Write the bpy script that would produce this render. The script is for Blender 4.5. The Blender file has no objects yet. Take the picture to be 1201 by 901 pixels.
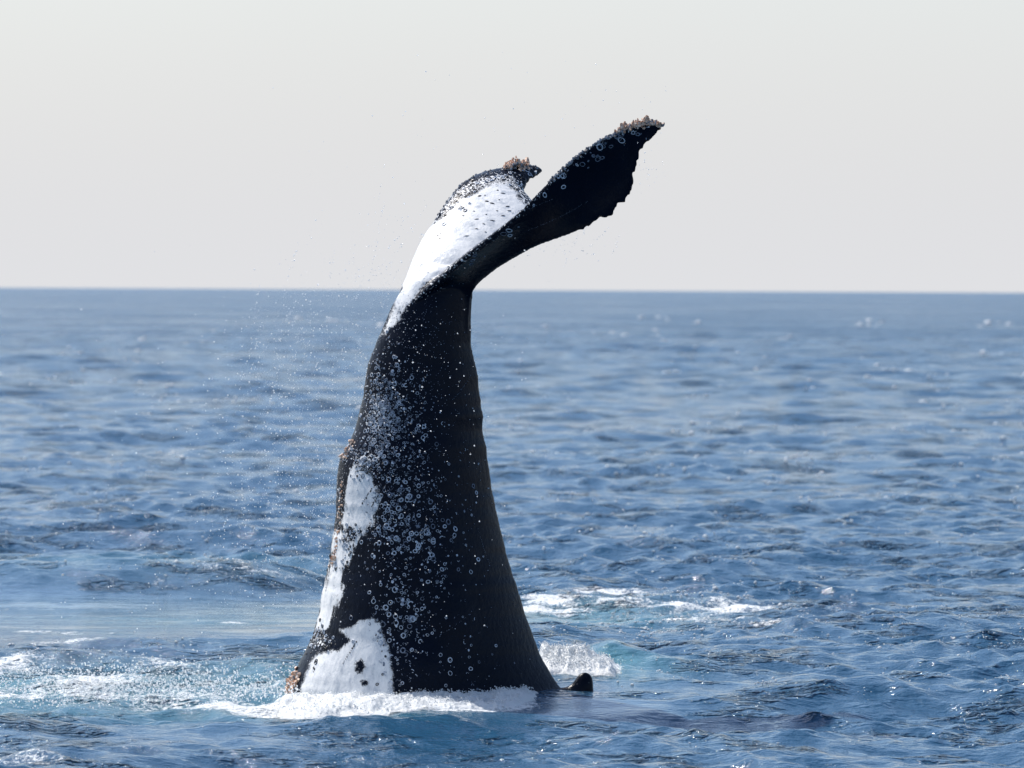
import bpy, bmesh, math, random
import numpy as np
from mathutils import Vector, Matrix
from mathutils.bvhtree import BVHTree
from mathutils.kdtree import KDTree

random.seed(7)
rng = np.random.default_rng(7)
C = bpy.context.scene.collection
scene = bpy.context.scene
R = math.radians

# ------------------------------------------------------------------ camera
CAM = Vector((0.0, -48.0, 3.4))
F = 1201 * 200.0 / 36.0                       # focal length in photo pixels
CM = Matrix.Rotation(R(90 - 0.95), 4, 'X') @ Matrix.Rotation(R(0.29), 4, 'Z')
cam = bpy.data.cameras.new("camera")
cam.lens = 200.0
cam.sensor_width = 36.0
cam.clip_start = 0.1
cam.clip_end = 60000.0
cam.dof.use_dof = True
cam.dof.focus_distance = 47.6
cam.dof.aperture_fstop = 4.0
cam_ob = bpy.data.objects.new("camera", cam)
cam_ob.matrix_world = Matrix.Translation(CAM) @ CM
C.objects.link(cam_ob)
scene.camera = cam_ob

# ------------------------------------------------------------------ sky, sun, exposure
SUN = Vector((-0.47, 0.39, 0.79)).normalized()
world = bpy.data.worlds.new("World")
scene.world = world
world.use_nodes = True
nt = world.node_tree
nt.nodes.clear()
n_out = nt.nodes.new("ShaderNodeOutputWorld")
n_bg = nt.nodes.new("ShaderNodeBackground")
n_sky = nt.nodes.new("ShaderNodeTexSky")
n_sky.sky_type = 'NISHITA'
n_sky.sun_disc = False
n_sky.sun_elevation = math.asin(SUN.z)
n_sky.sun_rotation = math.atan2(SUN.x, SUN.y)
n_sky.air_density = 1.0
n_sky.dust_density = 1.6
n_sky.ozone_density = 2.5
# pale marine haze: the sky whitens evenly all round towards the horizon
n_geo = nt.nodes.new("ShaderNodeTexCoord")
n_sep = nt.nodes.new("ShaderNodeSeparateXYZ")
n_map = nt.nodes.new("ShaderNodeMapRange")
n_map.interpolation_type = 'SMOOTHSTEP'
n_map.inputs['From Min'].default_value = -0.02
n_map.inputs['From Max'].default_value = 0.19
n_map.inputs['To Min'].default_value = 1.0
n_map.inputs['To Max'].default_value = 0.0
n_mix = nt.nodes.new("ShaderNodeMix")
n_mix.data_type = 'RGBA'
n_mix.inputs['B'].default_value = (3.95, 3.98, 4.12, 1)
nt.links.new(n_geo.outputs['Generated'], n_sep.inputs[0])
nt.links.new(n_sep.outputs['Z'], n_map.inputs['Value'])
nt.links.new(n_map.outputs['Result'], n_mix.inputs['Factor'])
nt.links.new(n_sky.outputs['Color'], n_mix.inputs['A'])
nt.links.new(n_mix.outputs['Result'], n_bg.inputs['Color'])
n_bg.inputs['Strength'].default_value = 0.15
nt.links.new(n_bg.outputs[0], n_out.inputs[0])

sun = bpy.data.lights.new("sun", 'SUN')
sun.energy = 5.0
sun.angle = R(0.53)
sun.color = (1.0, 0.95, 0.88)
sun_ob = bpy.data.objects.new("sun", sun)
sun_ob.rotation_euler = SUN.to_track_quat('Z', 'Y').to_euler()
C.objects.link(sun_ob)

scene.cycles.use_denoising = True
scene.view_settings.view_transform = 'Standard'
scene.view_settings.look = 'None'
scene.view_settings.exposure = 0.35
scene.view_settings.gamma = 1.0
scene.view_settings.use_curve_mapping = False

# ------------------------------------------------------------------ helpers
def unproj(px, py, Y):
    """photo pixel at world depth Y -> world point"""
    d = CM.to_3x3() @ Vector(((px - 600.5) / F, -(py - 450.5) / F, -1.0))
    t = (Y - CAM.y) / d.y
    return CAM + d * t

def on_sea(px, py):
    d = CM.to_3x3() @ Vector(((px - 600.5) / F, -(py - 450.5) / F, -1.0))
    t = -CAM.z / d.z
    return CAM + d * t

CMI = np.array(CM.to_3x3().inverted())
def proj(P):
    q = (P - np.array(CAM)) @ CMI.T
    return 600.5 + F * q[:, 0] / -q[:, 2], 450.5 - F * q[:, 1] / -q[:, 2]

def sm(a, b, x):
    t = np.clip((x - a) / (b - a), 0, 1)
    return t * t * (3 - 2 * t)

def _h(i, j, k, s):
    n = (i * 374761393 + j * 668265263 + k * 1274126177 + s * 974634777) & 0xffffffff
    n = ((n ^ (n >> 13)) * 1274126177) & 0xffffffff
    n = (n ^ (n >> 16)) & 0xffffffff
    return n / 4294967295.0

def noise2(x, y, s=0):
    i = np.floor(x).astype(np.int64); j = np.floor(y).astype(np.int64)
    u = x - i; v = y - j
    u = u * u * u * (u * (u * 6 - 15) + 10); v = v * v * v * (v * (v * 6 - 15) + 10)
    a = _h(i, j, 0, s); b = _h(i + 1, j, 0, s); c = _h(i, j + 1, 0, s); d = _h(i + 1, j + 1, 0, s)
    return (a * (1 - u) + b * u) * (1 - v) + (c * (1 - u) + d * u) * v

def fbm2(x, y, s=0, o=4):
    r = 0; a = 0.5; t = 0
    for k in range(o):
        r = r + a * noise2(x * 2 ** k + 17.3 * k, y * 2 ** k - 9.1 * k, s + k); t += a; a *= 0.5
    return r / t

def noise3(x, y, z, s=0):
    i = np.floor(x).astype(np.int64); j = np.floor(y).astype(np.int64); k = np.floor(z).astype(np.int64)
    u = x - i; v = y - j; w = z - k
    u = u * u * (3 - 2 * u); v = v * v * (3 - 2 * v); w = w * w * (3 - 2 * w)
    r = 0
    for di in (0, 1):
        for dj in (0, 1):
            for dk in (0, 1):
                r = r + _h(i + di, j + dj, k + dk, s) * (u if di else 1 - u) * (v if dj else 1 - v) * (w if dk else 1 - w)
    return r

def mesh_np(name, V, Q, smooth=True):
    """mesh from numpy arrays; Q holds faces of equal size"""
    me = bpy.data.meshes.new(name)
    V = np.ascontiguousarray(V, dtype=np.float32); Q = np.ascontiguousarray(Q, dtype=np.int32)
    n = Q.shape[1]
    me.vertices.add(len(V)); me.vertices.foreach_set("co", V.ravel())
    me.loops.add(Q.size); me.loops.foreach_set("vertex_index", Q.ravel())
    me.polygons.add(len(Q))
    me.polygons.foreach_set("loop_start", np.arange(0, Q.size, n, dtype=np.int32))
    me.polygons.foreach_set("use_smooth", np.full(len(Q), smooth))
    me.update(calc_edges=True)
    return me

def attr(me, name, val):
    a = me.attributes.new(name, 'FLOAT', 'POINT')
    a.data.foreach_set("value", np.ascontiguousarray(val, dtype=np.float32))

def link(name, me, mats, parent=None, **props):
    o = bpy.data.objects.new(name, me)
    C.objects.link(o)
    for m in (mats if isinstance(mats, (list, tuple)) else [mats]):
        me.materials.append(m)
    if parent: o.parent = parent
    for k, v in props.items(): o[k] = v
    return o

class NT:
    """tiny node-tree writer"""
    def __init__(s, name):
        s.m = bpy.data.materials.new(name); s.m.use_nodes = True
        s.t = s.m.node_tree; s.t.nodes.clear()
        s.out = s.t.nodes.new("ShaderNodeOutputMaterial")
    def n(s, kind, inputs=None, **kw):
        o = s.t.nodes.new("ShaderNode" + kind)
        for k, v in kw.items(): setattr(o, k, v)
        for k, v in (inputs or {}).items():
            if isinstance(v, bpy.types.NodeSocket): s.t.links.new(v, o.inputs[k])
            else: o.inputs[k].default_value = v
        return o
    def math(s, op, a, b=0.0, c=0.0, clamp=False):
        return s.n("Math", {0: a, 1: b, 2: c}, operation=op, use_clamp=clamp).outputs[0]
    def attr(s, name):
        return s.n("Attribute", attribute_name=name).outputs['Fac']
    def ramp(s, v, a, b, lo=0.0, hi=1.0):
        return s.n("MapRange", {'Value': v, 'From Min': a, 'From Max': b, 'To Min': lo, 'To Max': hi},
                   interpolation_type='SMOOTHSTEP').outputs['Result']
    def mix(s, f, a, b):
        return s.n("Mix", {'Factor': f, 'A': a, 'B': b}, data_type='RGBA').outputs['Result']
    def noise(s, vec, scale, detail=4.0, rough=0.55):
        return s.n("TexNoise", {'Vector': vec, 'Scale': scale, 'Detail': detail, 'Roughness': rough}).outputs['Fac']

# ------------------------------------------------------------------ materials
def sea_material():
    t = NT("sea_water")
    co = t.n("TexCoord").outputs['Object']
    foam, aer, calm = t.attr("foam"), t.attr("aer"), t.attr("calm")
    deep = (0.016, 0.065, 0.128, 1); teal = (0.06, 0.20, 0.235, 1)
    base = t.mix(aer, deep, teal)
    st = t.n("VectorMath", {0: co, 1: (0.75, 1.15, 1.0)}, operation='MULTIPLY').outputs[0]
    h1 = t.noise(st, 4.5, 5.0, 0.55)
    h2 = t.noise(st, 17.0, 3.0, 0.5)
    # sharp little crests, gathered in patches, that catch the sun
    patch = t.ramp(t.noise(st, 0.9, 3.0, 0.6), 0.50, 0.66)
    h3 = t.math('POWER', t.noise(st, 12.0, 2.0, 0.5), 6.0)
    rip = t.math('ADD', t.math('MULTIPLY', h1, 0.06), t.math('MULTIPLY', h2, 0.02))
    rip = t.math('ADD', rip, t.math('MULTIPLY', t.math('MULTIPLY', h3, patch), 3.6))
    # waves too far off for the mesh to carry
    far = t.attr("far")
    sf = t.n("VectorMath", {0: co, 1: (0.55, 1.0, 1.0)}, operation='MULTIPLY').outputs[0]
    hf = t.math('ADD', t.math('MULTIPLY', t.noise(sf, 0.9, 4.0, 0.6), 0.8), t.math('MULTIPLY', t.noise(sf, 0.22, 3.0, 0.5), 1.9))
    rip = t.math('ADD', rip, t.math('MULTIPLY', hf, far))
    k = t.math('SUBTRACT', 1.0, t.math('MULTIPLY', calm, 0.93))
    rip = t.math('MULTIPLY', rip, k)
    fn = t.noise(co, 34.0, 4.0, 0.65)
    rip = t.math('ADD', rip, t.math('MULTIPLY', t.math('MULTIPLY', fn, foam), 0.05))
    bump = t.n("Bump", {'Strength': 1.0, 'Distance': 1.0, 'Height': rip}).outputs[0]
    # waves finer than the picture can resolve act as roughness
    water = t.n("BsdfPrincipled", {'Base Color': base, 'Roughness': t.math('ADD', t.math('ADD', 0.08, t.math('MULTIPLY', patch, 0.10)), t.math('MULTIPLY', far, t.ramp(t.noise(sf, 0.035, 5.0, 0.65), 0.3, 0.7, 0.06, 0.30))), 'IOR': 1.333, 'Normal': bump})
    fcol = t.mix(t.noise(co, 60.0, 2.0), (0.58, 0.63, 0.66, 1), (0.82, 0.82, 0.81, 1))
    white = t.n("BsdfPrincipled", {'Base Color': fcol, 'Roughness': 0.55, 'Normal': bump, 'Specular IOR Level': 0.3})
    # lacy break-up of the foam
    vec2 = t.n("VectorMath", {0: co, 1: (1.0, 0.6, 1.0)}, operation='MULTIPLY').outputs[0]
    lace = t.noise(vec2, 22.0, 6.0, 0.74)
    f = t.math('SUBTRACT', t.math('MULTIPLY', foam, 0.98), lace)
    f = t.ramp(f, -0.07, 0.16, 0.0, 0.93)
    mx = t.n("MixShader", {0: f, 1: water.outputs[0], 2: white.outputs[0]})
    t.t.links.new(mx.outputs[0], t.out.inputs[0])
    return t.m

def skin_material():
    t = NT("whale_skin")
    co = t.n("TexCoord").outputs['Object']
    w = t.attr("white"); sp = t.attr("speck")
    n1 = t.math('SUBTRACT', t.noise(co, 22.0, 6.0, 0.7), 0.5)
    n2 = t.math('SUBTRACT', t.noise(co, 75.0, 3.0, 0.6), 0.5)
    d = t.math('ADD', w, t.math('ADD', t.math('MULTIPLY', n1, 0.085), t.math('MULTIPLY', n2, 0.055)))
    f = t.ramp(d, -0.012, 0.016)
    # scuffed speckle where dark and white mingle
    s = t.noise(co, 48.0, 4.0, 0.6)
    sf = t.ramp(t.math('SUBTRACT', s, t.math('SUBTRACT', 0.78, t.math('MULTIPLY', sp, 0.32))), -0.015, 0.03)
    f = t.math('ABSOLUTE', t.math('SUBTRACT', f, t.math('MULTIPLY', sf, t.ramp(sp, 0.02, 0.2))))
    gv = t.n('VectorMath', {0: co, 1: (1.0, 1.0, 0.5)}, operation='MULTIPLY').outputs[0]
    grime = t.ramp(t.noise(gv, 13.0, 7.0, 0.68), 0.25, 0.58)
    wcol = t.mix(grime, (0.40, 0.43, 0.47, 1), (0.72, 0.72, 0.715, 1))
    dcol = t.mix(t.noise(co, 6.0, 6.0, 0.65), (0.001, 0.002, 0.006, 1), (0.0035, 0.0065, 0.016, 1))
    col = t.mix(f, dcol, wcol)
    hs = t.n("VectorMath", {0: co, 1: (1.0, 1.0, 0.7)}, operation='MULTIPLY').outputs[0]
    h = t.math('ADD', t.math('MULTIPLY', t.noise(hs, 26.0, 5.0, 0.6), 0.010), t.math('MULTIPLY', t.noise(co, 110.0, 2.0), 0.002))
    bump = t.n("Bump", {'Strength': 0.55, 'Distance': 1.0, 'Height': h}).outputs[0]
    rough = t.math('ADD', 0.08, t.math('MULTIPLY', t.noise(hs, 14.0, 4.0), 0.32))
    p = t.n("BsdfPrincipled", {'Base Color': col, 'Roughness': rough, 'Normal': bump, 'IOR': 1.34, 'Specular IOR Level': 0.16})
    t.t.links.new(p.outputs[0], t.out.inputs[0])
    return t.m

def plain(name, c1, c2, rough=0.5, scale=40.0, spec=0.4, bump=0.004):
    t = NT(name)
    co = t.n("TexCoord").outputs['Object']
    n = t.noise(co, scale, 4.0, 0.6)
    col = t.mix(t.ramp(n, 0.35, 0.65), c1 + (1,), c2 + (1,))
    b = t.n("Bump", {'Strength': 0.6, 'Distance': 1.0, 'Height': t.math('MULTIPLY', n, bump)}).outputs[0]
    p = t.n("BsdfPrincipled", {'Base Color': col, 'Roughness': rough, 'Normal': b, 'Specular IOR Level': spec})
    t.t.links.new(p.outputs[0], t.out.inputs[0])
    return t.m

def foam_material(lace=False):
    t = NT("lacy_foam" if lace else "sea_foam")
    co = t.n("TexCoord").outputs['Object']
    n = t.noise(co, 30.0, 4.0, 0.6)
    col = t.mix(n, (0.74, 0.78, 0.80, 1), (0.88, 0.88, 0.88, 1))
    h = t.math('ADD', t.math('MULTIPLY', t.noise(co, 55.0, 5.0, 0.7), 0.010), t.math('MULTIPLY', n, 0.012))
    b = t.n("Bump", {'Strength': 0.8, 'Distance': 1.0, 'Height': h}).outputs[0]
    p = t.n("BsdfPrincipled", {'Base Color': col, 'Roughness': 0.5, 'Specular IOR Level': 0.4, 'Normal': b})
    tr = t.n("BsdfTranslucent", {'Color': (0.80, 0.83, 0.85, 1)})
    mx = t.n("MixShader", {0: 0.35, 1: p.outputs[0], 2: tr.outputs[0]})
    out = mx
    if lace:
        # bubbles thin out towards the rim until the water shows through
        k = t.attr("keep")
        l = t.math('ADD', t.math('MULTIPLY', t.noise(co, 26.0, 6.0, 0.72), 0.75), t.math('MULTIPLY', t.noise(co, 7.0, 3.0, 0.6), 0.35))
        f = t.ramp(t.math('SUBTRACT', t.math('MULTIPLY', k, 1.22), l), -0.22, 0.05)
        clear = t.n("BsdfTransparent")
        out = t.n("MixShader", {0: f, 1: clear.outputs[0], 2: mx.outputs[0]})
    t.t.links.new(out.outputs[0], t.out.inputs[0])
    return t.m

M_SEA = sea_material()
M_SKIN = skin_material()
M_SCAR = plain("pale_scar", (0.30, 0.34, 0.41), (0.56, 0.60, 0.66), 0.45, 60.0)
M_DARK = plain("dark_skin_mark", (0.010, 0.011, 0.014), (0.03, 0.03, 0.035), 0.35, 60.0)
M_BARN = plain("barnacle_shell", (0.46, 0.25, 0.15), (0.80, 0.60, 0.46), 0.6, 30.0)
M_BARN2 = plain("weathered_barnacle_shell", (0.05, 0.05, 0.06), (0.34, 0.35, 0.38), 0.55, 25.0)
def drop_material():
    t = NT("water_drop")
    a = t.n("BsdfGlass", {'Color': (1, 1, 1, 1), 'Roughness': 0.12, 'IOR': 1.33})
    b = t.n("BsdfDiffuse", {'Color': (0.93, 0.94, 0.95, 1)})
    c = t.n("BsdfTranslucent", {'Color': (0.93, 0.94, 0.95, 1)})
    m1 = t.n("MixShader", {0: 0.5, 1: b.outputs[0], 2: c.outputs[0]})
    m2 = t.n("MixShader", {0: 0.7, 1: a.outputs[0], 2: m1.outputs[0]})
    t.t.links.new(m2.outputs[0], t.out.inputs[0])
    return t.m
M_FOAM = foam_material()
M_LACE = foam_material(True)
M_DROP = drop_material()

# ------------------------------------------------------------------ the sea: one polar sheet to the horizon
# base of the whale and other places on the water (world metres)
FEAT = {}
def waves(X, Y, sp, calm):
    """sum of directional waves -> dx, dy, dz; sp = local mesh spacing"""
    away = sm(90, 260, np.hypot(X - CAM.x, Y - CAM.y))
    r = np.random.default_rng(21)
    dx = np.zeros_like(X); dy = np.zeros_like(X); dz = np.zeros_like(X)
    gust = 0.32 + 1.1 * fbm2(X / 3.2 + 40, Y / 9.0 + 11, 31, 4)
    hug = 1 - 0.65 * np.exp(-((X + 0.6) / 1.7) ** 2 - ((Y - 0.1) / 1.6) ** 2)
    gust = gust * hug
    N = 110
    for i in range(N):
        lam = 0.20 * (7.0 / 0.20) ** ((i + r.random()) / N)
        th = R(90) + R(12) + r.normal(0, R(62 if lam < 1.2 else 50))
        steep = 0.037 * (0.85 + 0.6 * r.random())
        if lam > 0.9: steep *= 0.5
        if lam < 0.9: steep *= 1.1
        if lam < 0.45: steep *= 0.8
        if lam > 2.5: steep *= 0.75
        k = 2 * math.pi / lam
        a = steep / k
        ph = (math.cos(th) * X + math.sin(th) * Y) * k + r.random() * 6.283
        f = sm(2.0, 4.0, lam / sp)
        f = f * (1 - calm * (0.97 if lam < 1.6 else 0.80)) * (gust if lam < 3 else hug)
        if lam > 1.5: f = f * (1 + 0.55 * away)
        s = np.sin(ph); c = np.cos(ph)
        dz += a * f * s
        dx += 0.85 * a * f * math.cos(th) * c
        dy += 0.85 * a * f * math.sin(th) * c
    for lam, th, a in ((13.0, 80, 0.035), (19.0, 105, 0.05), (27.0, 95, 0.06)):
        k = 2 * math.pi / lam
        dz += a * np.sin((math.cos(R(th)) * X + math.sin(R(th)) * Y) * k)
    return dx, dy, dz

def blob(X, Y, px, py, rx, ry, p=2.0):
    """soft ellipse on the water; centre and half-sizes in metres round a photo pixel's water point"""
    c = on_sea(px, py)
    return np.exp(-(((X - c.x) / rx) ** 2 + ((Y - c.y) / ry) ** 2) ** (p / 2))

def sea_fields(X, Y):
    """calm water, foam cover, aerated teal and local heave at world X, Y"""
    n = fbm2(X / 1.6, Y / 3.0, 3, 4)
    n2 = fbm2(X / 0.5, Y / 1.1, 9, 4)
    n3 = fbm2(X / 0.16, Y / 0.3, 15, 4)
    ridge = 1 - np.abs(2 * fbm2(X / 0.9 + 5, Y / 1.5, 44, 4) - 1) * 3.0
    ridge = np.clip(ridge, 0, 1)
    # slick left by the tail
    calm = blob(X, Y, 90, 727, 4.7, 6.4, 6) + 0.8 * blob(X, Y, 330, 735, 1.6, 3.6, 4)
    calm = np.maximum(calm, 0.8 * blob(X, Y, 690, 822, 0.9, 0.8, 4))
    calm = np.maximum(calm, 0.45 * blob(X, Y, 790, 812, 1.2, 1.4, 3))
    calm = np.maximum(calm, 0.35 * blob(X, Y, 120, 850, 3.2, 1.2, 3))
    calm = np.clip(calm * (1.12 + 0.3 * (n - .5)), 0, 1)
    # foam
    foam = np.zeros_like(X)
    fl = np.maximum.reduce([blob(X, Y, 60, 800, 2.4, 2.6, 4), 0.9 * blob(X, Y, 230, 812, 1.6, 1.5, 4),
                            0.75 * blob(X, Y, 60, 768, 1.6, 1.6, 3)])
    foam = np.maximum(foam, fl * (0.15 + 0.52 * n2 + 0.30 * ridge * n + 0.25 * (n3 - .4)))
    foam = np.maximum(foam, 0.85 * blob(X, Y, 320, 822, 1.0, 0.55, 3) * (0.5 + 0.8 * n2))
    foam = np.maximum(foam, blob(X, Y, 480, 822, 1.15, 0.42, 4) * (0.75 + 0.5 * n2))
    foam = np.maximum(foam, 0.95 * blob(X, Y, 685, 794, 0.42, 1.0, 4) * (0.5 + 0.9 * n2))
    for px, py, rx, ry, g in ((190, 690, 1.5, .6, .56), (250, 686, 1.0, 0.6, .6), (340, 684, 0.9, .7, .62), (300, 692, 1.3, .6, .56), (690, 704, 1.0, 1.6, .85), (760, 698, 1.0, 1.2, .84), (720, 690, 1.0, .8, .84), (640, 700, .6, 1.2, .8),
                              (880, 712, 1.1, 1.2, .82), (935, 741, 0.9, 0.9, .83), (850, 730, 1.0, 1.4, .74), (640, 712, .8, 1.0, .74), (820, 708, .9, .9, .82), (960, 718, .8, .9, .76), (900, 738, .7, .6, .83), (640, 690, .5, .8, .55),
                              (280, 730, 0.5, 0.5, .6), (800, 715, 1.6, 2.2, .5), (60, 756, 1.6, .8, .6)):
        foam = np.maximum(foam, g * blob(X, Y, px, py, rx, ry, 3) * (0.18 + 0.62 * n2 + 0.5 * ridge * n + 0.35 * (n3 - .35)))
    foam = np.maximum(foam, 0.42 * blob(X, Y, 100, 880, 3.0, 2.2, 3) * (0.35 + ridge * 0.9))
    # bubbly teal water
    aer = np.maximum.reduce([0.7 * blob(X, Y, 110, 808, 2.6, 2.2, 3), 0.6 * blob(X, Y, 320, 824, 1.2, 0.8, 2),
                             0.8 * blob(X, Y, 720, 792, 0.55, 1.2, 2), 0.55 * blob(X, Y, 700, 720, 1.1, 3.0, 2),
                             0.42 * blob(X, Y, 240, 730, 2.2, 4.0, 2), 0.45 * blob(X, Y, 100, 668, 3.0, 3.0, 2)])
    aer = np.clip(aer * (0.45 + 0.9 * n), 0, 1)
    # heave: wave behind the slick, swell over the back, lip in front of the foam
    c = on_sea(130, 684)
    hv = 0.30 * np.exp(-((Y - c.y - 0.5 * (n - .5) - 0.12 * (X - c.x)) / 1.1) ** 2) * sm(0.2, -1.0, X - on_sea(395, 684).x)
    c = on_sea(690, 822)
    hv = hv + 0.035 * np.exp(-((X - c.x + .3) / 0.75) ** 2 - ((Y - c.y - .25) / 0.5) ** 2)
    c = on_sea(715, 780)
    hv = hv + 0.12 * np.exp(-((X - c.x) / 0.38) ** 2 - ((Y - c.y) / 0.6) ** 2)
    c = on_sea(60, 838)
    hv = hv + 0.07 * np.exp(-((Y - c.y) / 0.5) ** 2) * sm(0.6, -0.6, X - on_sea(300, 838).x)
    hv = hv + foam * 0.05 * (n3 - 0.3)
    return calm, np.clip(foam, 0, 1.1), aer, hv

def build_sea():
    rad = [np.linspace(3, 33.5, 26)]
    def seg(a, b, s): rad.append(np.arange(a, b, s))
    seg(34, 58, 0.055); D = [58.0]
    while D[-1] < 800: D.append(D[-1] + 0.058 * (D[-1] / 58.0) ** 1.62)
    rad.append(np.array(D))
    rad.append(np.geomspace(806, 30000, 110))
    rr = np.concatenate(rad)
    inner = np.linspace(-8.0, 8.0, 400)
    outer = 8.0 + (180 - 8.0) * np.linspace(0, 1, 34)[1:] ** 2.6
    outer = outer[outer < 180.0 - 1e-6]
    ang = np.radians(np.concatenate([-outer[::-1], inner, outer]))
    ang = np.concatenate([[math.radians(-179.99)], ang])
    nr, na = len(rr), len(ang)
    A, RR = np.meshgrid(ang, rr)
    X = (RR * np.sin(A)).ravel() + CAM.x
    Y = (RR * np.cos(A)).ravel() + CAM.y
    sp = np.gradient(rr)
    da = np.gradient(ang)
    SP = np.maximum(sp[:, None] * 1.0, (rr[:, None] * np.abs(da)[None, :]) * 1.0).ravel()
    calm, foam, aer, hv = sea_fields(X, Y)
    far = sm(400, 30, RR.ravel())
    calm *= far; foam *= far; aer *= far; hv *= far
    dx, dy, dz = waves(X, Y, SP, calm)
    # keep the water level where it meets the tail, a little heave only
    V = np.stack([X + dx, Y + dy, dz + hv], 1)
    idx = np.arange(nr * na).reshape(nr, na)
    nxt = np.roll(idx, -1, axis=1)
    Q = np.stack([idx[:-1], nxt[:-1], nxt[1:], idx[1:]], -1).reshape(-1, 4)[:, ::-1]
    me = mesh_np("sea", V, Q)
    attr(me, "calm", calm); attr(me, "foam", foam); attr(me, "aer", aer); attr(me, "far", np.maximum(sm(80, 480, RR.ravel()), 0.35 * sm(.12, .8, SP) * (1 - calm)))
    return link("sea", me, M_SEA, kind='structure')

sea = build_sea()

def sea_height(x, y):
    X = np.array([x]); Y = np.array([y])
    calm, foam, aer, hv = sea_fields(X, Y)
    _, _, dz = waves(X, Y, np.full(1, 0.05), calm)
    return float(dz[0] + hv[0])

# ------------------------------------------------------------------ the whale
root = bpy.data.objects.new("humpback_whale", None)
C.objects.link(root)
root['label'] = "black humpback whale tail with white patches and barnacled flukes rising from the sea"
root['category'] = "whale"

# body outline in the photo: row, belly edge, back edge, half thickness across (m)
BODY = [(312, 503, 538, .07), (318, 492, 546, .13), (330, 479, 552, .18), (345, 468, 554.5, .21), (360, 459, 553.5, .24), (383, 449.5, 552, .27), (400, 442, 552.5, .30),
        (429, 431, 559, .33), (464, 426, 564, .37), (490, 420, 566.5, .41), (504, 416, 565.5, .43), (516, 411, 568, .45), (528, 404, 571, .47), (542, 398, 573.5, .49),
        (568, 394.5, 576.5, .53), (600, 394, 582, .57), (624, 391, 589, .60), (661, 385, 598.5, .65), (701, 377, 611, .70),
        (723, 373, 617.5, .73), (745, 367, 625.5, .75), (774, 353, 637, .79), (803, 338.5, 654, .82), (815, 335, 668, .84), (822, 333, 690, .86),
        (832, 331, 715, .88), (850, 328, 735, .92), (900, 323, 760, 1.0), (960, 320, 775, 1.02)]

def body_mesh():
    n = 96
    ys = np.array([b[0] for b in BODY], float)
    fine = np.arange(312, 961, 3.0)
    V = []; 
    for k, py in enumerate(fine):
        L, Rr, b = (float(np.interp(py, ys, [q[i] for q in BODY])) for i in (1, 2, 3))
        # small knuckles down the ridge of the back and the keel of the belly
        if py > 380:
            kn = lambda f, q: float(noise2(np.array([py / f]), np.array([q]), 3)[0]) - .5
            Rr += 2.2 * kn(9.0, .5) + 3.0 * kn(26.0, 3.5)
            L += 1.6 * kn(8.0, 7.5)
        p0 = unproj(L, py, 0.0); p1 = unproj(Rr, py, 0.0)
        cx = (p0.x + p1.x) / 2; a = (p1.x - p0.x) / 2; cz = (p0.z + p1.z) / 2
        for i in range(n):
            f = 2 * math.pi * i / n
            c, s = math.cos(f), math.sin(f)
            e = 1.8 if c > 0 else 1.35
            y = b * math.copysign(abs(s) ** e, s) * (1 + 0.07 * (float(noise2(np.array([py / 60.0]), np.array([c * 3.0 + 5]), 4)[0]) - .5))
            V.append((cx + a * c, y, cz))
    V = np.array(V)
    m = len(fine)
    idx = np.arange(m * n).reshape(m, n)
    nx = np.roll(idx, -1, 1)
    Q = [tuple(q) for q in np.stack([idx[:-1], nx[:-1], nx[1:], idx[1:]], -1).reshape(-1, 4)]
    Q.append(tuple(idx[0][::1])); Q.append(tuple(idx[-1][::-1]))
    return [tuple(v) for v in V], Q

def catmull(pts, ts):
    P = np.array(pts, float); d = np.r_[0, np.cumsum(np.linalg.norm(np.diff(P, axis=0), axis=1))]
    d /= d[-1]
    out = np.zeros((len(ts), P.shape[1]))
    for j in range(P.shape[1]):
        # monotone-ish cubic through the points
        m = np.gradient(P[:, j], d)
        i = np.clip(np.searchsorted(d, ts, side='right') - 1, 0, len(d) - 2)
        h = d[i + 1] - d[i]; u = (ts - d[i]) / h
        out[:, j] = ((1 + 2 * u) * (1 - u) ** 2 * P[i, j] + u * (1 - u) ** 2 * h * m[i] + u * u * (3 - 2 * u) * P[i + 1, j] + u * u * (u - 1) * h * m[i + 1])
    return out

# fluke edges: photo pixel and world depth; leading edge and trailing edge from root to tip
NEAR_LE = [(468, 425, -.02), (474, 388, -.10), (487, 352, -.20), (515, 327, -.33), (539, 306, -.46), (569, 282, -.62), (602, 255, -.80), (644, 213, -1.02), (668, 190, -1.13), (692, 172, -1.22),
           (716, 158.5, -1.30), (734, 151, -1.35), (758, 146, -1.40), (779, 146.5, -1.43)]
NEAR_TE = [(540, 425, -.05), (549, 385, -.06), (557, 339, -.08), (577, 320, -.22), (602, 304, -.38), (629, 289.5, -.56), (663, 277, -.78), (690, 266, -.96), (709, 255, -1.06), (727, 242, -1.12),
           (740, 226, -1.17), (746, 210, -1.21), (749, 193, -1.27), (752, 178, -1.32), (765, 163, -1.39), (779, 148, -1.425)]
FAR_LE = [(462, 362, .06), (469, 343, .12), (476, 328, .22), (485, 305, .38), (497, 279, .56), (509, 261, .68), (518, 246, .78), (533, 225, .93), (548, 211.5, 1.04),
          (569, 202, 1.16), (590, 198, 1.26), (612, 196, 1.34), (628, 195, 1.39), (637.5, 199.5, 1.42)]
FAR_TE = [(520, 352, -.05), (535, 330, -.05), (552, 312, .0), (575, 296, .12), (600, 280, .26), (618, 266, .42), (628, 253, .6), (628, 243, .75), (618, 238, .86), (612, 231, .94), (614.5, 222, 1.04),
          (621, 212.5, 1.16), (631, 206, 1.30), (638, 201, 1.41)]

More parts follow.
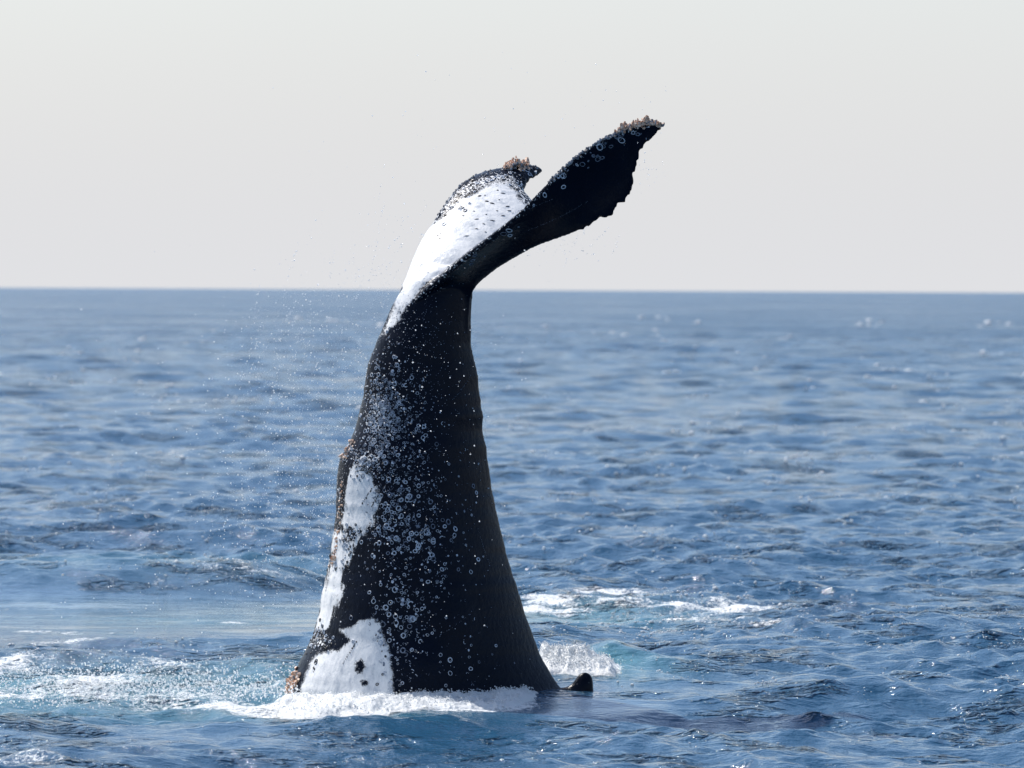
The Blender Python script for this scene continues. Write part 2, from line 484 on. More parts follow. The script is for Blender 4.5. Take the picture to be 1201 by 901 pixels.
def blade(LE, TE, th0, th1, camber, serr, seed):
    ns, nc = 240, 26
    ts = np.linspace(0, 1, ns)
    le = catmull(LE, ts); te = catmull(TE, ts)
    r = np.random.default_rng(seed)
    jag = np.interp(ts, np.sort(np.r_[0, r.random(120), 1]), r.normal(0, 1, 122)) + 0.25 * np.interp(ts, np.sort(np.r_[0, r.random(34), 1]), r.normal(0, 1, 36))
    le3 = np.array([unproj(*p) for p in le]); te3 = np.array([unproj(*p) for p in te])
    ch = te3 - le3
    cl = np.linalg.norm(ch, axis=1, keepdims=True)
    chn = ch / cl
    tooth = jag * serr(ts)
    span = np.gradient((le3 + te3) / 2, axis=0)
    nrm = np.cross(span, ch); nrm /= np.linalg.norm(nrm, axis=1, keepdims=True) + 1e-9
    up = np.array([0, 0, 1.0])
    nrm *= np.where((nrm @ up) < 0, -1, 1)[:, None]
    V = []; info = []
    for i, s in enumerate(ts):
        c = float(np.linalg.norm(ch[i]))
        th = min(th0 * (1 - s) + th1 * s, 0.32 * c)
        loop = []
        tt = 0.5 - 0.5 * np.cos(np.linspace(0, math.pi, nc))
        for side in (1, -1):
            for t in (tt if side == 1 else tt[::-1][1:-1]):
                w = max(0.0, 1 - s / 0.72)
                prof = (1 - w) * ((2.3 * math.sqrt(max(t, 0)) * (1 - t) ** 0.9) * 0.5 + 0.42 * (1 - abs(2 * t - 1) ** 8)) + w * 0.95 * math.sqrt(max(0.0, 1 - (2 * t - 1) ** 2)) * (1 - .25 * t)
                o = camber * c * 4 * t * (1 - t)
                V.append(le3[i] + ch[i] * t + chn[i] * (tooth[i] * t ** 9) + nrm[i] * (o + side * th * 0.5 * prof)); info.append((s, t, side))
    m = 2 * nc - 2
    idx = np.arange(ns * m).reshape(ns, m); nx = np.roll(idx, -1, 1)
    Q = [tuple(q) for q in np.stack([idx[:-1], nx[:-1], nx[1:], idx[1:]], -1).reshape(-1, 4)]
    Q.append(tuple(idx[0])); Q.append(tuple(idx[-1][::-1]))
    return [tuple(v) for v in V], Q, info

def build_whale():
    parts = []
    parts.append(body_mesh())
    nb = blade(NEAR_LE, NEAR_TE, .34, .06, .17, lambda s: 0.0015 + 0.022 * sm(.52, .70, s) * sm(.95, .91, s), 3)
    fb = blade(FAR_LE, FAR_TE, .24, .075, .05, lambda s: 0.003 + 0.014 * sm(.5, .7, s) * sm(.98, .9, s), 5)
    V = []; Q = []; lab = []; st = []
    bm = bmesh.new()
    for k, p in enumerate((parts[0], nb[:2], fb[:2])):
        o = len(V)
        V += p[0]; Q += [tuple(i + o for i in q) for q in p[1]]
        lab += [k] * len(p[0])
    me = bpy.data.meshes.new("raw"); me.from_pydata(V, [], Q)
    bm.from_mesh(me)
    # orient each shell outwards
    bmesh.ops.recalc_face_normals(bm, faces=bm.faces)
    bm.to_mesh(me); bm.free()
    tmp = bpy.data.objects.new("raw", me); C.objects.link(tmp)
    md = tmp.modifiers.new("remesh", 'REMESH'); md.mode = 'VOXEL'; md.voxel_size = 0.0125; md.use_smooth_shade = True
    s2 = tmp.modifiers.new("smooth", 'SMOOTH'); s2.factor = 0.5; s2.iterations = 6
    dg = bpy.context.evaluated_depsgraph_get()
    out = bpy.data.meshes.new_from_object(tmp.evaluated_get(dg))
    bpy.data.objects.remove(tmp)
    kd = KDTree(len(V))
    for i, v in enumerate(V): kd.insert(v, i)
    kd.balance()
    n = len(out.vertices)
    P = np.empty(n * 3, np.float32); out.vertices.foreach_get("co", P); P = P.reshape(-1, 3).astype(float)
    near = np.fromiter((kd.find(p)[1] for p in P), np.int64, n)
    part = np.array(lab)[near]
    return out, P, part

whale_me, WP, WPART = build_whale()
WN = np.empty(len(WP) * 3, np.float32); whale_me.vertices.foreach_get("normal", WN); WN = WN.reshape(-1, 3)
WX, WY = proj(WP)
PXM = 1 / 139.0                                       # metres per photo pixel at the whale

def poly_sd(x, y, poly):
    """signed distance in pixels to a polygon, positive inside"""
    P = np.array(poly, float); n = len(P)
    best = np.full(x.shape, 1e9); ins = np.zeros(x.shape, bool)
    for i in range(n):
        ax, ay = P[i]; bx, by = P[(i + 1) % n]
        ex, ey = bx - ax, by - ay
        t = np.clip(((x - ax) * ex + (y - ay) * ey) / (ex * ex + ey * ey + 1e-9), 0, 1)
        best = np.minimum(best, np.hypot(x - ax - t * ex, y - ay - t * ey))
        c = ((ay > y) != (by > y)) & (x < (bx - ax) * (y - ay) / (by - ay + 1e-12) + ax)
        ins ^= c
    return np.where(ins, best, -best)

W_BASE = [(349, 850), (353, 806), (357, 794), (363, 776), (372, 766), (390, 763), (398, 763), (411, 751), (399, 739), (413, 737), (423, 730), (437, 725),
          (445, 730), (450, 747), (456, 763), (458, 780), (461, 800), (460, 850)]
W_STRIPE = [(366, 742), (372, 722), (380, 690), (388, 655), (392, 625), (400, 622), (403, 600), (405, 578), (411, 555), (416, 546), (425, 540), (434, 561), (446, 580), (447, 592), (438, 613), (424, 629), (413, 642),
            (404, 676), (397, 700), (391, 725), (384, 736)]
W_FLUKE = [(449, 390), (457, 372), (472, 338), (466, 330), (470, 320), (480, 300), (490, 275), (504, 266), (514, 258), (525, 248), (538, 237), (550, 228), (563, 222), (580, 216), (594, 216), (606, 224), (610, 234), (616, 240), (640, 246),
           (600, 300), (540, 345), (505, 352), (488, 364), (474, 378), (463, 380), (452, 392)]
W_TOP = [(449, 392), (457, 372), (466, 340), (474, 322), (492, 300), (535, 300), (516, 324), (500, 336), (488, 346), (478, 360), (470, 374), (462, 380), (453, 392)]
W_UP = [(405, 545), (412, 520), (420, 500), (428, 478), (440, 455), (455, 440), (462, 450), (462, 480), (466, 500), (452, 520), (462, 540), (440, 560)]

def ell(x, y, cx, cy, rx, ry, ang=0):
    c, s = math.cos(ang), math.sin(ang)
    u = ((x - cx) * c + (y - cy) * s) / rx; v = (-(x - cx) * s + (y - cy) * c) / ry
    return (1 - np.sqrt(u * u + v * v)) * min(rx, ry)

def paint_whale():
    x, y = WX, WY
    body = WPART == 0
    far = WPART == 2
    jx = (noise3(WP[:, 0] * 9, WP[:, 1] * 9, WP[:, 2] * 9, 2) - .5) * 7
    sd = np.full(len(x), -30.0)
    for pl, who in ((W_BASE, body), (W_STRIPE, body), (W_FLUKE, far), (W_TOP, body)):
        d = poly_sd(x, y, pl) + jx * (0.6 if pl is W_BASE else 1.0) + (0 if pl is not W_STRIPE else (noise3(WP[:, 0] * 34, WP[:, 1] * 34, WP[:, 2] * 12, 8) - .5) * 7)
        sd = np.where(who, np.maximum(sd, d), sd)
    # dark marks inside the white
    for m in ((422.2, 781.5, 5.4, 7.3, 0), (427.4, 801, 3.2, 3.2, 0), (357.5, 775, 4.5, 12, .35), (394, 749, 9, 7, 0.2), (410.5, 628, 7.5, 8, 0), (422, 624, 2, 3, 0),
              (385, 640, 1, 1, 0)):
        d = ell(x, y, *m)
        sd = np.where(body, np.minimum(sd, np.where(d > -6, -d, 99)), sd)
    sd = np.where(np.abs(x - 422.5) + np.abs(y - 781) < 1.0, 3, sd)
    sp = np.zeros(len(x))
    g = lambda cx, cy, rx, ry: np.exp(-((x - cx) / rx) ** 2 - ((y - cy) / ry) ** 2)
    b = body.astype(float); f = far.astype(float)
    sp = np.maximum(sp, 0.95 * b * g(376, 752, 14, 11))
    sp = np.maximum(sp, 0.9 * b * g(405, 630, 9, 12))
    sp = np.maximum(sp, 0.95 * b * g(444, 488, 20, 36))
    sp = np.maximum(sp, 0.9 * b * g(432, 540, 26, 16))
    sp = np.maximum(sp, 0.45 * b * g(462, 560, 26, 50))
    sp = np.maximum(sp, 0.6 * b * g(398, 585, 8, 60))
    sp = np.maximum(sp, 0.55 * b * g(440, 590, 12, 26))
    sp = np.maximum(sp, 0.4 * b * g(452, 748, 9, 26))
    sp = np.maximum(sp, 0.7 * np.maximum(b, f) * g(465, 368, 14, 20))
    sp = np.maximum(sp, 0.85 * f * sm(14, 2, np.abs(poly_sd(x, y, W_FLUKE) + 6)) * (y < 268))
    sp = np.maximum(sp, 0.6 * f * g(575, 250, 30, 18) * 0.6)
    n = (WPART == 1)
    dle = np.full(len(x), 99.0)
    L = [(p[0], p[1]) for p in NEAR_LE[2:]]
    for a, c in zip(L[:-1], L[1:]):
        ex, ey = c[0] - a[0], c[1] - a[1]
        t = np.clip(((x - a[0]) * ex + (y - a[1]) * ey) / (ex * ex + ey * ey), 0, 1)
        dle = np.minimum(dle, np.hypot(x - a[0] - t * ex, y - a[1] - t * ey))
    sp = np.where(n, 0.62 * sm(13, 1, dle), sp)
    attr(whale_me, "white", np.clip(sd * PXM, -0.12, 0.12))
    attr(whale_me, "speck", sp)

paint_whale()
body = link("body", whale_me, M_SKIN, root)
bvh = BVHTree.FromPolygons([tuple(p) for p in WP], [tuple(p.vertices) for p in whale_me.polygons])

def hit(px, py):
    d = (CM.to_3x3() @ Vector(((px - 600.5) / F, -(py - 450.5) / F, -1.0))).normalized()
    loc, nrm, i, dist = bvh.ray_cast(CAM, d)
    return loc, nrm

def hit_back(px, py):
    """the matching place on the far flank"""
    p = unproj(px, py, 0.0)
    loc, nrm, i, d = bvh.ray_cast(Vector((p.x, 6, p.z)), Vector((0, -1, 0)))
    return loc, nrm

# ---- scars: pale rings, discs and arcs lying on the skin (joined, too small to pick apart)
class Tris:
    def __init__(s): s.V = []; s.F = []; s.mi = []
    def add(s, V, F, mi=0):
        o = len(s.V); s.V += V; s.F += [tuple(i + o for i in f) for f in F]; s.mi += [mi] * len(F)
    def build(s, name, mats, parent=None, smooth=True, **props):
        me = bpy.data.meshes.new(name); me.from_pydata([tuple(v) for v in s.V], [], s.F)
        me.polygons.foreach_set("material_index", s.mi)
        me.polygons.foreach_set("use_smooth", [smooth] * len(s.F)); me.update()
        return link(name, me, mats, parent, **props)

def frame(nrm):
    n = nrm.normalized()
    a = n.cross(Vector((0.1, 0.2, 0.97))).normalized()
    return a, n.cross(a), n

def ring(T, loc, nrm, r, w, a0=0.0, a1=2 * math.pi, ecc=1.0, mi=0):
    a, b, n = frame(nrm)
    tw = random.random() * 3
    a, b = a * math.cos(tw) + b * math.sin(tw), b * math.cos(tw) - a * math.sin(tw)
    seg = max(5, int(12 * (a1 - a0) / 6.28))
    full = a1 - a0 > 6.2
    V = []
    for i in range(seg + (0 if full else 1)):
        t = a0 + (a1 - a0) * i / seg
        wj = w * random.uniform(.7, 1.25)
        for rr, h in ((r - wj, .0015), (r - wj / 2, .0065), (r + 0.0, .001)):
            V.append(loc + a * (rr * math.cos(t)) + b * (rr * ecc * math.sin(t)) + n * h)
    m = len(V) // 3
    Fs = []
    for i in range(seg):
        j = (i + 1) % m
        for k in (0, 1):
            Fs.append((3 * i + k, 3 * j + k, 3 * j + k + 1, 3 * i + k + 1))
    T.add(V, Fs, mi)

def disc(T, loc, nrm, r, ecc=1.0, mi=0, ang=None):
    a, b, n = frame(nrm)
    tw = random.random() * 3 if ang is None else ang
    a, b = a * math.cos(tw) + b * math.sin(tw), b * math.cos(tw) - a * math.sin(tw)
    k = 7
    V = [loc + n * 0.007]
    for i in range(k):
        t = 6.283 * i / k; q = r * random.uniform(.75, 1.2)
        V.append(loc + a * (q * math.cos(t)) + b * (q * ecc * math.sin(t)) + n * 0.0015)
    T.add(V, [(0, i + 1, (i + 1) % k + 1) for i in range(k)], mi)

def scars():
    T = Tris()
    g = random.gauss; U = random.uniform
    clouds = [(450, 466, 12, 20, 170, .016), (449, 497, 17, 18, 180, .017), (438, 530, 18, 14, 130, .016), (452, 430, 12, 16, 40, .014), (470, 480, 22, 18, 40, .013), (490, 500, 14, 20, 26, .015),
              (462, 575, 18, 24, 80, .018), (485, 585, 22, 32, 60, .017), (470, 625, 19, 22, 50, .021), (490, 625, 18, 18, 30, .02), (455, 610, 8, 14, 24, .02),
              (464, 690, 18, 26, 46, .021), (470, 722, 17, 24, 40, .021), (466, 765, 10, 28, 32, .021), (500, 650, 16, 26, 34, .018), (515, 700, 22, 40, 34, .018),
              (510, 590, 20, 30, 26, .016), (540, 660, 18, 60, 22, .016), (545, 770, 40, 26, 16, .017), (440, 640, 12, 16, 26, .018), (455, 400, 12, 16, 16, .014),
              (415, 750, 4, 4, 2, .018), (412, 728, 3, 3, 1, .02), (450, 730, 8, 20, 22, .018)]
    for cx, cy, sx, sy, n, r0 in clouds:
        for back in (0, 1):
            for _ in range(n if not back else n // 2):
                px, py = g(cx, sx), g(cy, sy)
                loc, nrm = (hit_back if back else hit)(px, py)
                if loc is None or loc.z < -0.1 or (not back and nrm.y > -0.12): continue
                r = .82 * r0 * min(1.6, max(.35, random.lognormvariate(-.05, .4))); k = random.random()
                fade = 1.0
                if k < .5: ring(T, loc, nrm, r, r * U(.28, .5), 0, 6.2832, U(.8, 1), random.choice((0, 0, 0, 2)))
                elif k < .76:
                    a = U(0, 6); ring(T, loc, nrm, r, r * U(.25, .45), a, a + U(2, 4.6), U(.8, 1), random.choice((0, 2)))
                else: disc(T, loc, nrm, r * U(.4, .8), U(.5, 1), random.choice((0, 2)))
    # thin pale rake marks
    for x0, y0, x1, y1 in ((470, 548, 512, 520), (474, 556, 505, 536), (560, 620, 575, 665), (530, 470, 552, 440), (515, 745, 548, 722), (480, 410, 505, 398), (455, 650, 470, 668), (600, 250, 650, 232), (620, 270, 690, 236)):
        m = int(math.hypot(x1 - x0, y1 - y0) / 1.3)
        for k in range(m):
            t = k / m
            loc, nrm = hit(x0 + (x1 - x0) * t + g(0, .4), y0 + (y1 - y0) * t + 2 * math.sin(t * 3) + g(0, .4))
            if loc and random.random() < .75: disc(T, loc, nrm, U(.002, .005), .6, 2)
    # small flecks
    for cx, cy, sx, sy, n in ((490, 390, 30, 40, 300), (470, 450, 34, 40, 300), (470, 560, 34, 60, 300), (480, 650, 50, 90, 240), (530, 520, 30, 80, 90), (440, 490, 18, 40, 150), (450, 680, 30, 60, 60), (560, 790, 40, 16, 30),
                              (470, 365, 14, 12, 60), (405, 700, 8, 30, 40)):
        for _ in range(n):
            loc, nrm = hit(g(cx, sx), g(cy, sy))
            if loc is None: continue
            disc(T, loc, nrm, U(.002, .0042), 1, random.choice((0, 2, 2, 2, 2)))
    # dense small pits and broken bits of ring between the larger ones
    for cx, cy, sx, sy, n in ((450, 485, 18, 34, 220), (478, 520, 26, 50, 150), (470, 610, 26, 40, 150), (476, 700, 22, 50, 150), (470, 770, 14, 24, 50), (535, 640, 28, 80, 60)):
        for _ in range(n):
            loc, nrm = hit(g(cx, sx), g(cy, sy))
            if loc is None or nrm.y > -.12: continue
            if random.random() < .5: disc(T, loc, nrm, U(.004, .010), U(.35, 1), random.choice((0, 2)))
            else:
                a = U(0, 6); ring(T, loc, nrm, U(.006, .013), U(.003, .005), a, a + U(2, 5), U(.7, 1), random.choice((0, 0, 2)))
    # along the flukes' leading edges
    le = [(p[0], p[1]) for p in NEAR_LE[4:]]
    for _ in range(48):
        i = random.randrange(len(le) - 1); t = random.random()
        px = le[i][0] * (1 - t) + le[i + 1][0] * t + abs(g(0, 7)); py = le[i][1] * (1 - t) + le[i + 1][1] * t + abs(g(0, 8)) + 2
        loc, nrm = hit(px, py)
        if loc is None: continue
        if random.random() < .5: ring(T, loc, nrm, U(.014, .034), U(.006, .011), 0, 6.2832, U(.6, 1), random.choice((2, 0)))
        else: disc(T, loc, nrm, U(.005, .016), U(.35, 1), 2)
    le = [(p[0], p[1]) for p in FAR_LE[6:]]
    for _ in range(85):
        i = random.randrange(len(le) - 1); t = random.random()
        px = le[i][0] * (1 - t) + le[i + 1][0] * t + abs(g(0, 9)) + 1; py = le[i][1] * (1 - t) + le[i + 1][1] * t + abs(g(0, 9)) + 2
        loc, nrm = hit(px, py)
        if loc is None: continue
        if random.random() < .5: ring(T, loc, nrm, U(.014, .028), U(.006, .011), 0, 6.2832, U(.6, 1), random.choice((0, 1)))
        else: disc(T, loc, nrm, U(.006, .02), U(.5, 1), random.choice((0, 1)))
    # dark streaks and marks on the white far fluke and white patches
    for px, py, r, e in ((562, 229, .026, .6), (584, 223, .016, .6), (571, 236, .03, .4), (577, 238, .028, .5), (590, 228, .028, .35), (595, 242, .026, .4), (597, 247, .022, .4), (560, 256, .028, .25), (578, 259, .03, .22),
                         (568, 262, .02, .3), (555, 248, .02, .3), (590, 254, .024, .3), (544, 252, .015, .4), (514, 276, .014, .5), (517, 274, .02, .4), (515, 279, .02, .4), (560, 267, .026, .2),
                         (547, 277, .03, .15), (569, 272, .02, .25), (569, 229, .012, .7), (586, 234, .012, .7), (570, 252, .012, .5), (583, 247, .012, .6), (520, 340, .05, .12)):
        loc, nrm = hit(px + g(0, .6), py + g(0, .6))
        if loc is None: continue
        disc(T, loc, nrm, r * .8, e, 1, U(-.3, .3))
    for k in range(11):
        t = k / 10
        loc, nrm = hit(418 - 15.5 * t + g(0, .4), 753 + 25 * t)
        if loc: disc(T, loc, nrm, U(.005, .013) * (1.2 - .6 * t), .7, 1)
    for px, py, r in ((442.4, 802.7, .016), (370.4, 777.2, .024), (371, 775, .02), (449, 791, .014)):
        loc, nrm = hit(px, py)
        if loc: ring(T, loc, nrm, r, .009, 0, 6.2832, .8, 1)
    for px, py in ((369, 785), (368, 788), (368, 783.5), (446, 742), (443, 752), (447, 748), (441, 745), (450, 757), (452, 770), (448, 764)):
        loc, nrm = hit(px, py)
        if loc: disc(T, loc, nrm, U(.006, .014), .8, 1)
    for px, py, n in ((376, 752, 60), (409, 628, 46), (404, 660, 20), (388, 660, 26), (372, 735, 18), (430, 548, 26)):
        for _ in range(n):
            loc, nrm = hit(g(px, 7), g(py, 7))
            if loc is None: continue
            if random.random() < .5: ring(T, loc, nrm, U(.01, .02), .007, 0, 6.2832, 1, random.choice((0, 1)))
            else: disc(T, loc, nrm, U(.005, .013), .8, random.choice((0, 1, 1)))
    # grooves running into the white flank patch
    for x0, y0, x1, y1 in ((436, 574, 425, 590), (416, 549, 430, 545), (417, 553, 436, 550), (443, 582, 436, 594)):
        for k in range(12):
            t = k / 11
            loc, nrm = hit(x0 + (x1 - x0) * t + g(0, .5), y0 + (y1 - y0) * t + g(0, .4))
            if loc: disc(T, loc, nrm, U(.005, .011), .7, 1)
    T.build("barnacle_scar", [M_SCAR, M_DARK, M_GREY], root, kind='stuff')

M_GREY = plain("faint_scar", (0.05, 0.065, 0.095), (0.18, 0.21, 0.27), 0.45, 50.0)
scars()

# ---- barnacles: an acorn barnacle is a ridged cone with a sunken mouth
def barnacle_geo(loc, nrm, r, h, sides=6):
    a, b, n = frame(nrm)
    V = []
    for q, z in ((1.0, -.15), (.72, .6), (.42, 1.0), (.25, .72)):
        for i in range(sides):
            t = 6.283 * i / sides
            k = q * r * random.uniform(.85, 1.15)
            V.append(loc + a * (k * math.cos(t)) + b * (k * math.sin(t)) + n * (h * z))
    Fs = []
    for l in range(3):
        for i in range(sides):
            j = (i + 1) % sides
            Fs.append((l * sides + i, l * sides + j, (l + 1) * sides + j, (l + 1) * sides + i))
    Fs.append(tuple(3 * sides + i for i in range(sides)))
    return V, Fs

def near_surface(px, py, depth):
    loc, nrm = hit(px, py)
    if loc is not None: return loc, nrm
    p = unproj(px, py, depth)
    loc, nrm, i, d = bvh.find_nearest(p)
    return loc, nrm

def cluster(label, line, n, spread, r0, r1, tall, mats, big=0, up=0.0, pile=0.0):
    T = Tris(); g = random.gauss
    P = catmull(line, np.linspace(0, 1, 60))
    bigs = []
    for k in range(n):
        ki = random.randrange(60); px, py, d = P[ki]
        loc, nrm = near_surface(px + g(0, spread), py + g(0, spread), d)
        if loc is None: continue
        r = random.uniform(r0, r1)
        nn = (nrm + Vector((g(0, .35), g(0, .35), g(0, .35) + up))).normalized()
        lift = random.random() * pile * (2.1 * float(noise2(np.array([px / 5.0]), np.array([n * 1.7]), 12)[0]) - .15) * math.sin(math.pi * (ki + 2) / 64)
        if lift > 0: loc = loc + Vector((0, 0, lift)) + nn * lift * .3
        mi = 0 if random.random() < .8 else 1
        T.add(*barnacle_geo(loc, nn, r, r * random.uniform(*tall)), mi)
        bigs.append((loc, nn))
    o = T.build("barnacle_cluster", mats, root, smooth=False, kind='stuff', label=label)
    return bigs

tip_pts = [(722, 155, -1.31), (734, 150, -1.35), (752, 146, -1.39), (766, 143, -1.41), (776, 144, -1.43)]
c1 = cluster("tan barnacles crusting the tip of the near dark fluke", tip_pts, 230, 2.3, .006, .015, (.8, 2.4), [M_BARN, M_BARN2], up=.6, pile=.026)
c2 = cluster("tan barnacles crusting the tip of the far white fluke", [(593, 197, 1.26), (600, 196, 1.3), (610, 196, 1.34), (619, 196, 1.37)], 150, 1.8, .007, .018, (.8, 2.2), [M_BARN, M_BARN2], up=.8, pile=.036)
c3 = cluster("tan barnacles along the belly edge half way up the tail", [(414, 519, 0), (406, 530, 0), (402, 540, 0)], 34, 2.0, .008, .017, (.5, 1.0), [M_BARN, M_BARN2])
c4 = cluster("tan barnacles in a strip beside the white flank patch", [(401, 568, 0), (400, 580, 0), (399, 600, 0), (397, 620, 0), (391, 655, 0), (388, 668, 0)], 64, 1.7, .007, .014, (.5, 1.0), [M_BARN, M_BARN2])
c5 = cluster("tan barnacles on the belly edge at the waterline", [(347, 790, 0), (344, 797, 0), (341, 806, 0), (339, 815, 0)], 110, 2.6, .012, .024, (.6, 1.2), [M_BARN, M_BARN2])
c6 = cluster("dark barnacles along the near fluke's leading edge", [(p[0], p[1], p[2]) for p in NEAR_LE[7:12]], 120, 1.6, .008, .016, (.7, 1.4), [M_BARN2, M_BARN2], up=.3)
c7 = cluster("dark barnacles along the far fluke's leading edge", [(p[0], p[1], p[2]) for p in FAR_LE[5:13]], 110, 1.8, .007, .015, (.6, 1.2), [M_BARN2, M_BARN2], up=.2)
# the largest barnacles one by one, sharing two meshes
bms = []
for k in range(3):
    V, Fs = barnacle_geo(Vector((0, 0, 0)), Vector((0, 0, 1)), .03, .045, 7)
    me = bpy.data.meshes.new("barnacle"); me.from_pydata([tuple(v) for v in V], [], Fs); me.update()
    me.materials.append(M_BARN); bms.append(me)
for src, n in ((c1, 10), (c2, 7), (c3, 3), (c4, 2), (c5, 7)):
    for loc, nn in random.sample(src, n):
        o = bpy.data.objects.new("barnacle", random.choice(bms)); C.objects.link(o); o.parent = root
        o.location = loc; o.rotation_euler = nn.to_track_quat('Z', 'Y').to_euler(); o.scale = (random.uniform(.6, 1.0),) * 3

# ---- dorsal fin poking out of the water on the right
def dorsal_fin():
    prof = [(640, 826), (646, 809), (658, 807), (667, 805), (674, 798.5), (679, 792), (684, 789.3), (689, 789.8), (693, 793), (695, 799), (695.5, 808), (698, 826)]
    dep = 0.0
    bm = bmesh.new()
    pts = [unproj(x, y, dep) for x, y in prof]
    c = unproj(681, 818, dep)
    rings = []
    for q, th in ((1.0, 0.012), (.93, .03), (.78, .05), (.5, .07), (.0, .085)):
        rings.append((q, th))
    def lay(sign):
        out = []
        for q, th in rings[:-1]:
            out.append([bm.verts.new(c + (p - c) * q + Vector((0, sign * th, 0))) for p in pts])
        out.append([bm.verts.new(c + Vector((0, sign * rings[-1][1], 0)))])
        return out
    f, b = lay(-1), lay(1)
    n = len(pts)
    for L, flip in ((f, False), (b, True)):
        for k in range(len(rings) - 2):
            for i in range(n - 1):
                v = [L[k][i], L[k][i + 1], L[k + 1][i + 1], L[k + 1][i]]
                bm.faces.new(v[::-1] if flip else v)
        for i in range(n - 1):
            v = [L[-2][i], L[-2][i + 1], L[-1][0]]
            bm.faces.new(v[::-1] if flip else v)
    for i in range(n - 1):
        bm.faces.new([f[0][i], b[0][i], b[0][i + 1], f[0][i + 1]])
    bmesh.ops.recalc_face_normals(bm, faces=bm.faces)
    bmesh.ops.subdivide_edges(bm, edges=bm.edges, cuts=1, smooth=.6, use_grid_fill=True)
    me = bpy.data.meshes.new("dorsal_fin"); bm.to_mesh(me); bm.free()
    for p in me.polygons: p.use_smooth = True
    attr(me, "white", np.full(len(me.vertices), -.12)); attr(me, "speck", np.full(len(me.vertices), .25))
    return link("dorsal_fin", me, M_SKIN, root)
dorsal_fin()

# ------------------------------------------------------------------ foam lumps, spray
ICO = None
def ico():
    global ICO
    if ICO is None:
        bm = bmesh.new(); bmesh.ops.create_icosphere(bm, subdivisions=1, radius=1)
        ICO = (np.array([v.co[:] for v in bm.verts]), np.array([[v.index for v in f.verts] for f in bm.faces])); bm.free()
    return ICO

def drops(name, P, S, squash=(1, 1, 1), mat=None, **props):
    """many small balls in one mesh; S radius each"""
    V0, F0 = ico()
    P = np.asarray(P); S = np.asarray(S)
    k = len(P)
    jit = rng.uniform(.75, 1.25, (k, len(V0), 1))
    V = P[:, None, :] + V0[None] * np.array(squash) * S[:, None, None] * jit
    Fs = F0[None] + (np.arange(k) * len(V0))[:, None, None]
    me = mesh_np(name, V.reshape(-1, 3), Fs.reshape(-1, 3))
    return link(name, me, mat or M_FOAM, **props)

def spray():
    P = []; S = []
    clouds = [(375, 420, 48, 55, 420), (330, 520, 70, 70, 480), (385, 560, 36, 70, 300), (300, 600, 90, 50, 260), (260, 450, 90, 60, 90), (360, 640, 40, 40, 200),
              (330, 380, 70, 30, 80), (600, 130, 90, 50, 36), (735, 110, 40, 30, 26), (470, 290, 22, 45, 120), (425, 330, 40, 40, 50), (660, 290, 30, 12, 50), (758, 195, 14, 18, 50), (520, 160, 70, 40, 26),
              (500, 420, 60, 60, 130), (480, 600, 60, 90, 90), (640, 300, 30, 14, 24), (300, 690, 110, 30, 150)]
    for cx, cy, sx, sy, n in clouds:
        for _ in range(int(n * .75)):
            px, py = random.gauss(cx, sx), random.gauss(cy, sy)
            if 448 < px < 600 and 360 < py < 800: Y = random.uniform(-2.2, -1.0)
            else: Y = random.gauss(0.2, 1.0)
            p = unproj(px, py, Y)
            if p.z < 0.1: continue
            P.append(p[:]); S.append(0.0026 + 0.0052 * random.random() ** 2.5)
    # strings of drops falling away from the flukes and the belly edge
    for _ in range(95):
        k = random.random()
        if k < .55: px, py = random.gauss(375, 45), random.gauss(450, 80)
        elif k < .75: px, py = random.gauss(455, 22), random.gauss(310, 30)
        elif k < .88: px, py = random.gauss(690, 40), random.gauss(272, 12)
        else: px, py = random.gauss(325, 50), random.gauss(600, 40)
        Y = random.gauss(.1, .6); lean = random.gauss(-.35, .35); r = random.uniform(.002, .0048)
        for j in range(random.randint(5, 16)):
            d = j * random.uniform(1.5, 4.5)
            p = unproj(px + lean * d + random.gauss(0, .8), py + d + random.gauss(0, .8), Y)
            if p.z > .1: P.append(p[:]); S.append(r * random.uniform(.5, 1.3))
    # fine mist close to the belly edge
    for _ in range(1500):
        px = random.gauss(385, 36) - abs(random.gauss(0, 30)); py = random.gauss(520, 110)
        p = unproj(px, py, random.gauss(.1, .6))
        if p.z > .1: P.append(p[:]); S.append(random.uniform(.0014, .0026))
    return drops("spray_droplets", P, S, mat=M_DROP, kind='stuff', label="white water droplets flying in the air beside the whale tail", category="spray")

def low_spray():
    """droplets pattering back on the water left of the tail"""
    P = []; S = []
    for _ in range(4200):
        px = random.uniform(-30, 350) if random.random() < .75 else random.gauss(150, 80)
        py = random.gauss(812, 14)
        if py > 838: continue
        c = on_sea(px, py)
        z = abs(random.gauss(0, .07)) + 0.02
        P.append((c.x, c.y, z)); S.append(0.003 + 0.008 * random.random() ** 2.5)
    return drops("falling_spray", P, S, mat=M_DROP, kind='stuff', label="low curtain of fine white spray falling on foamy water left of the tail", category="spray")

def sea_z(P):
    P = np.asarray(P, float)
    calm, foam, aer, hv = sea_fields(P[:, 0], P[:, 1])
    _, _, dz = waves(P[:, 0], P[:, 1], np.full(len(P), .05), calm)
    return dz + hv

def billow(x, y, s0):
    """cauliflower noise, 0..1"""
    r = 0; t = 0; a = 1.0
    for k, f in enumerate((5.0, 11.0, 23.0, 47.0)):
        r = r + a * (1 - np.abs(2 * noise2(x * f + 3 * k, y * f * .8 - 5 * k, s0 + k) - 1)); t += a; a *= 0.55
    return r / t

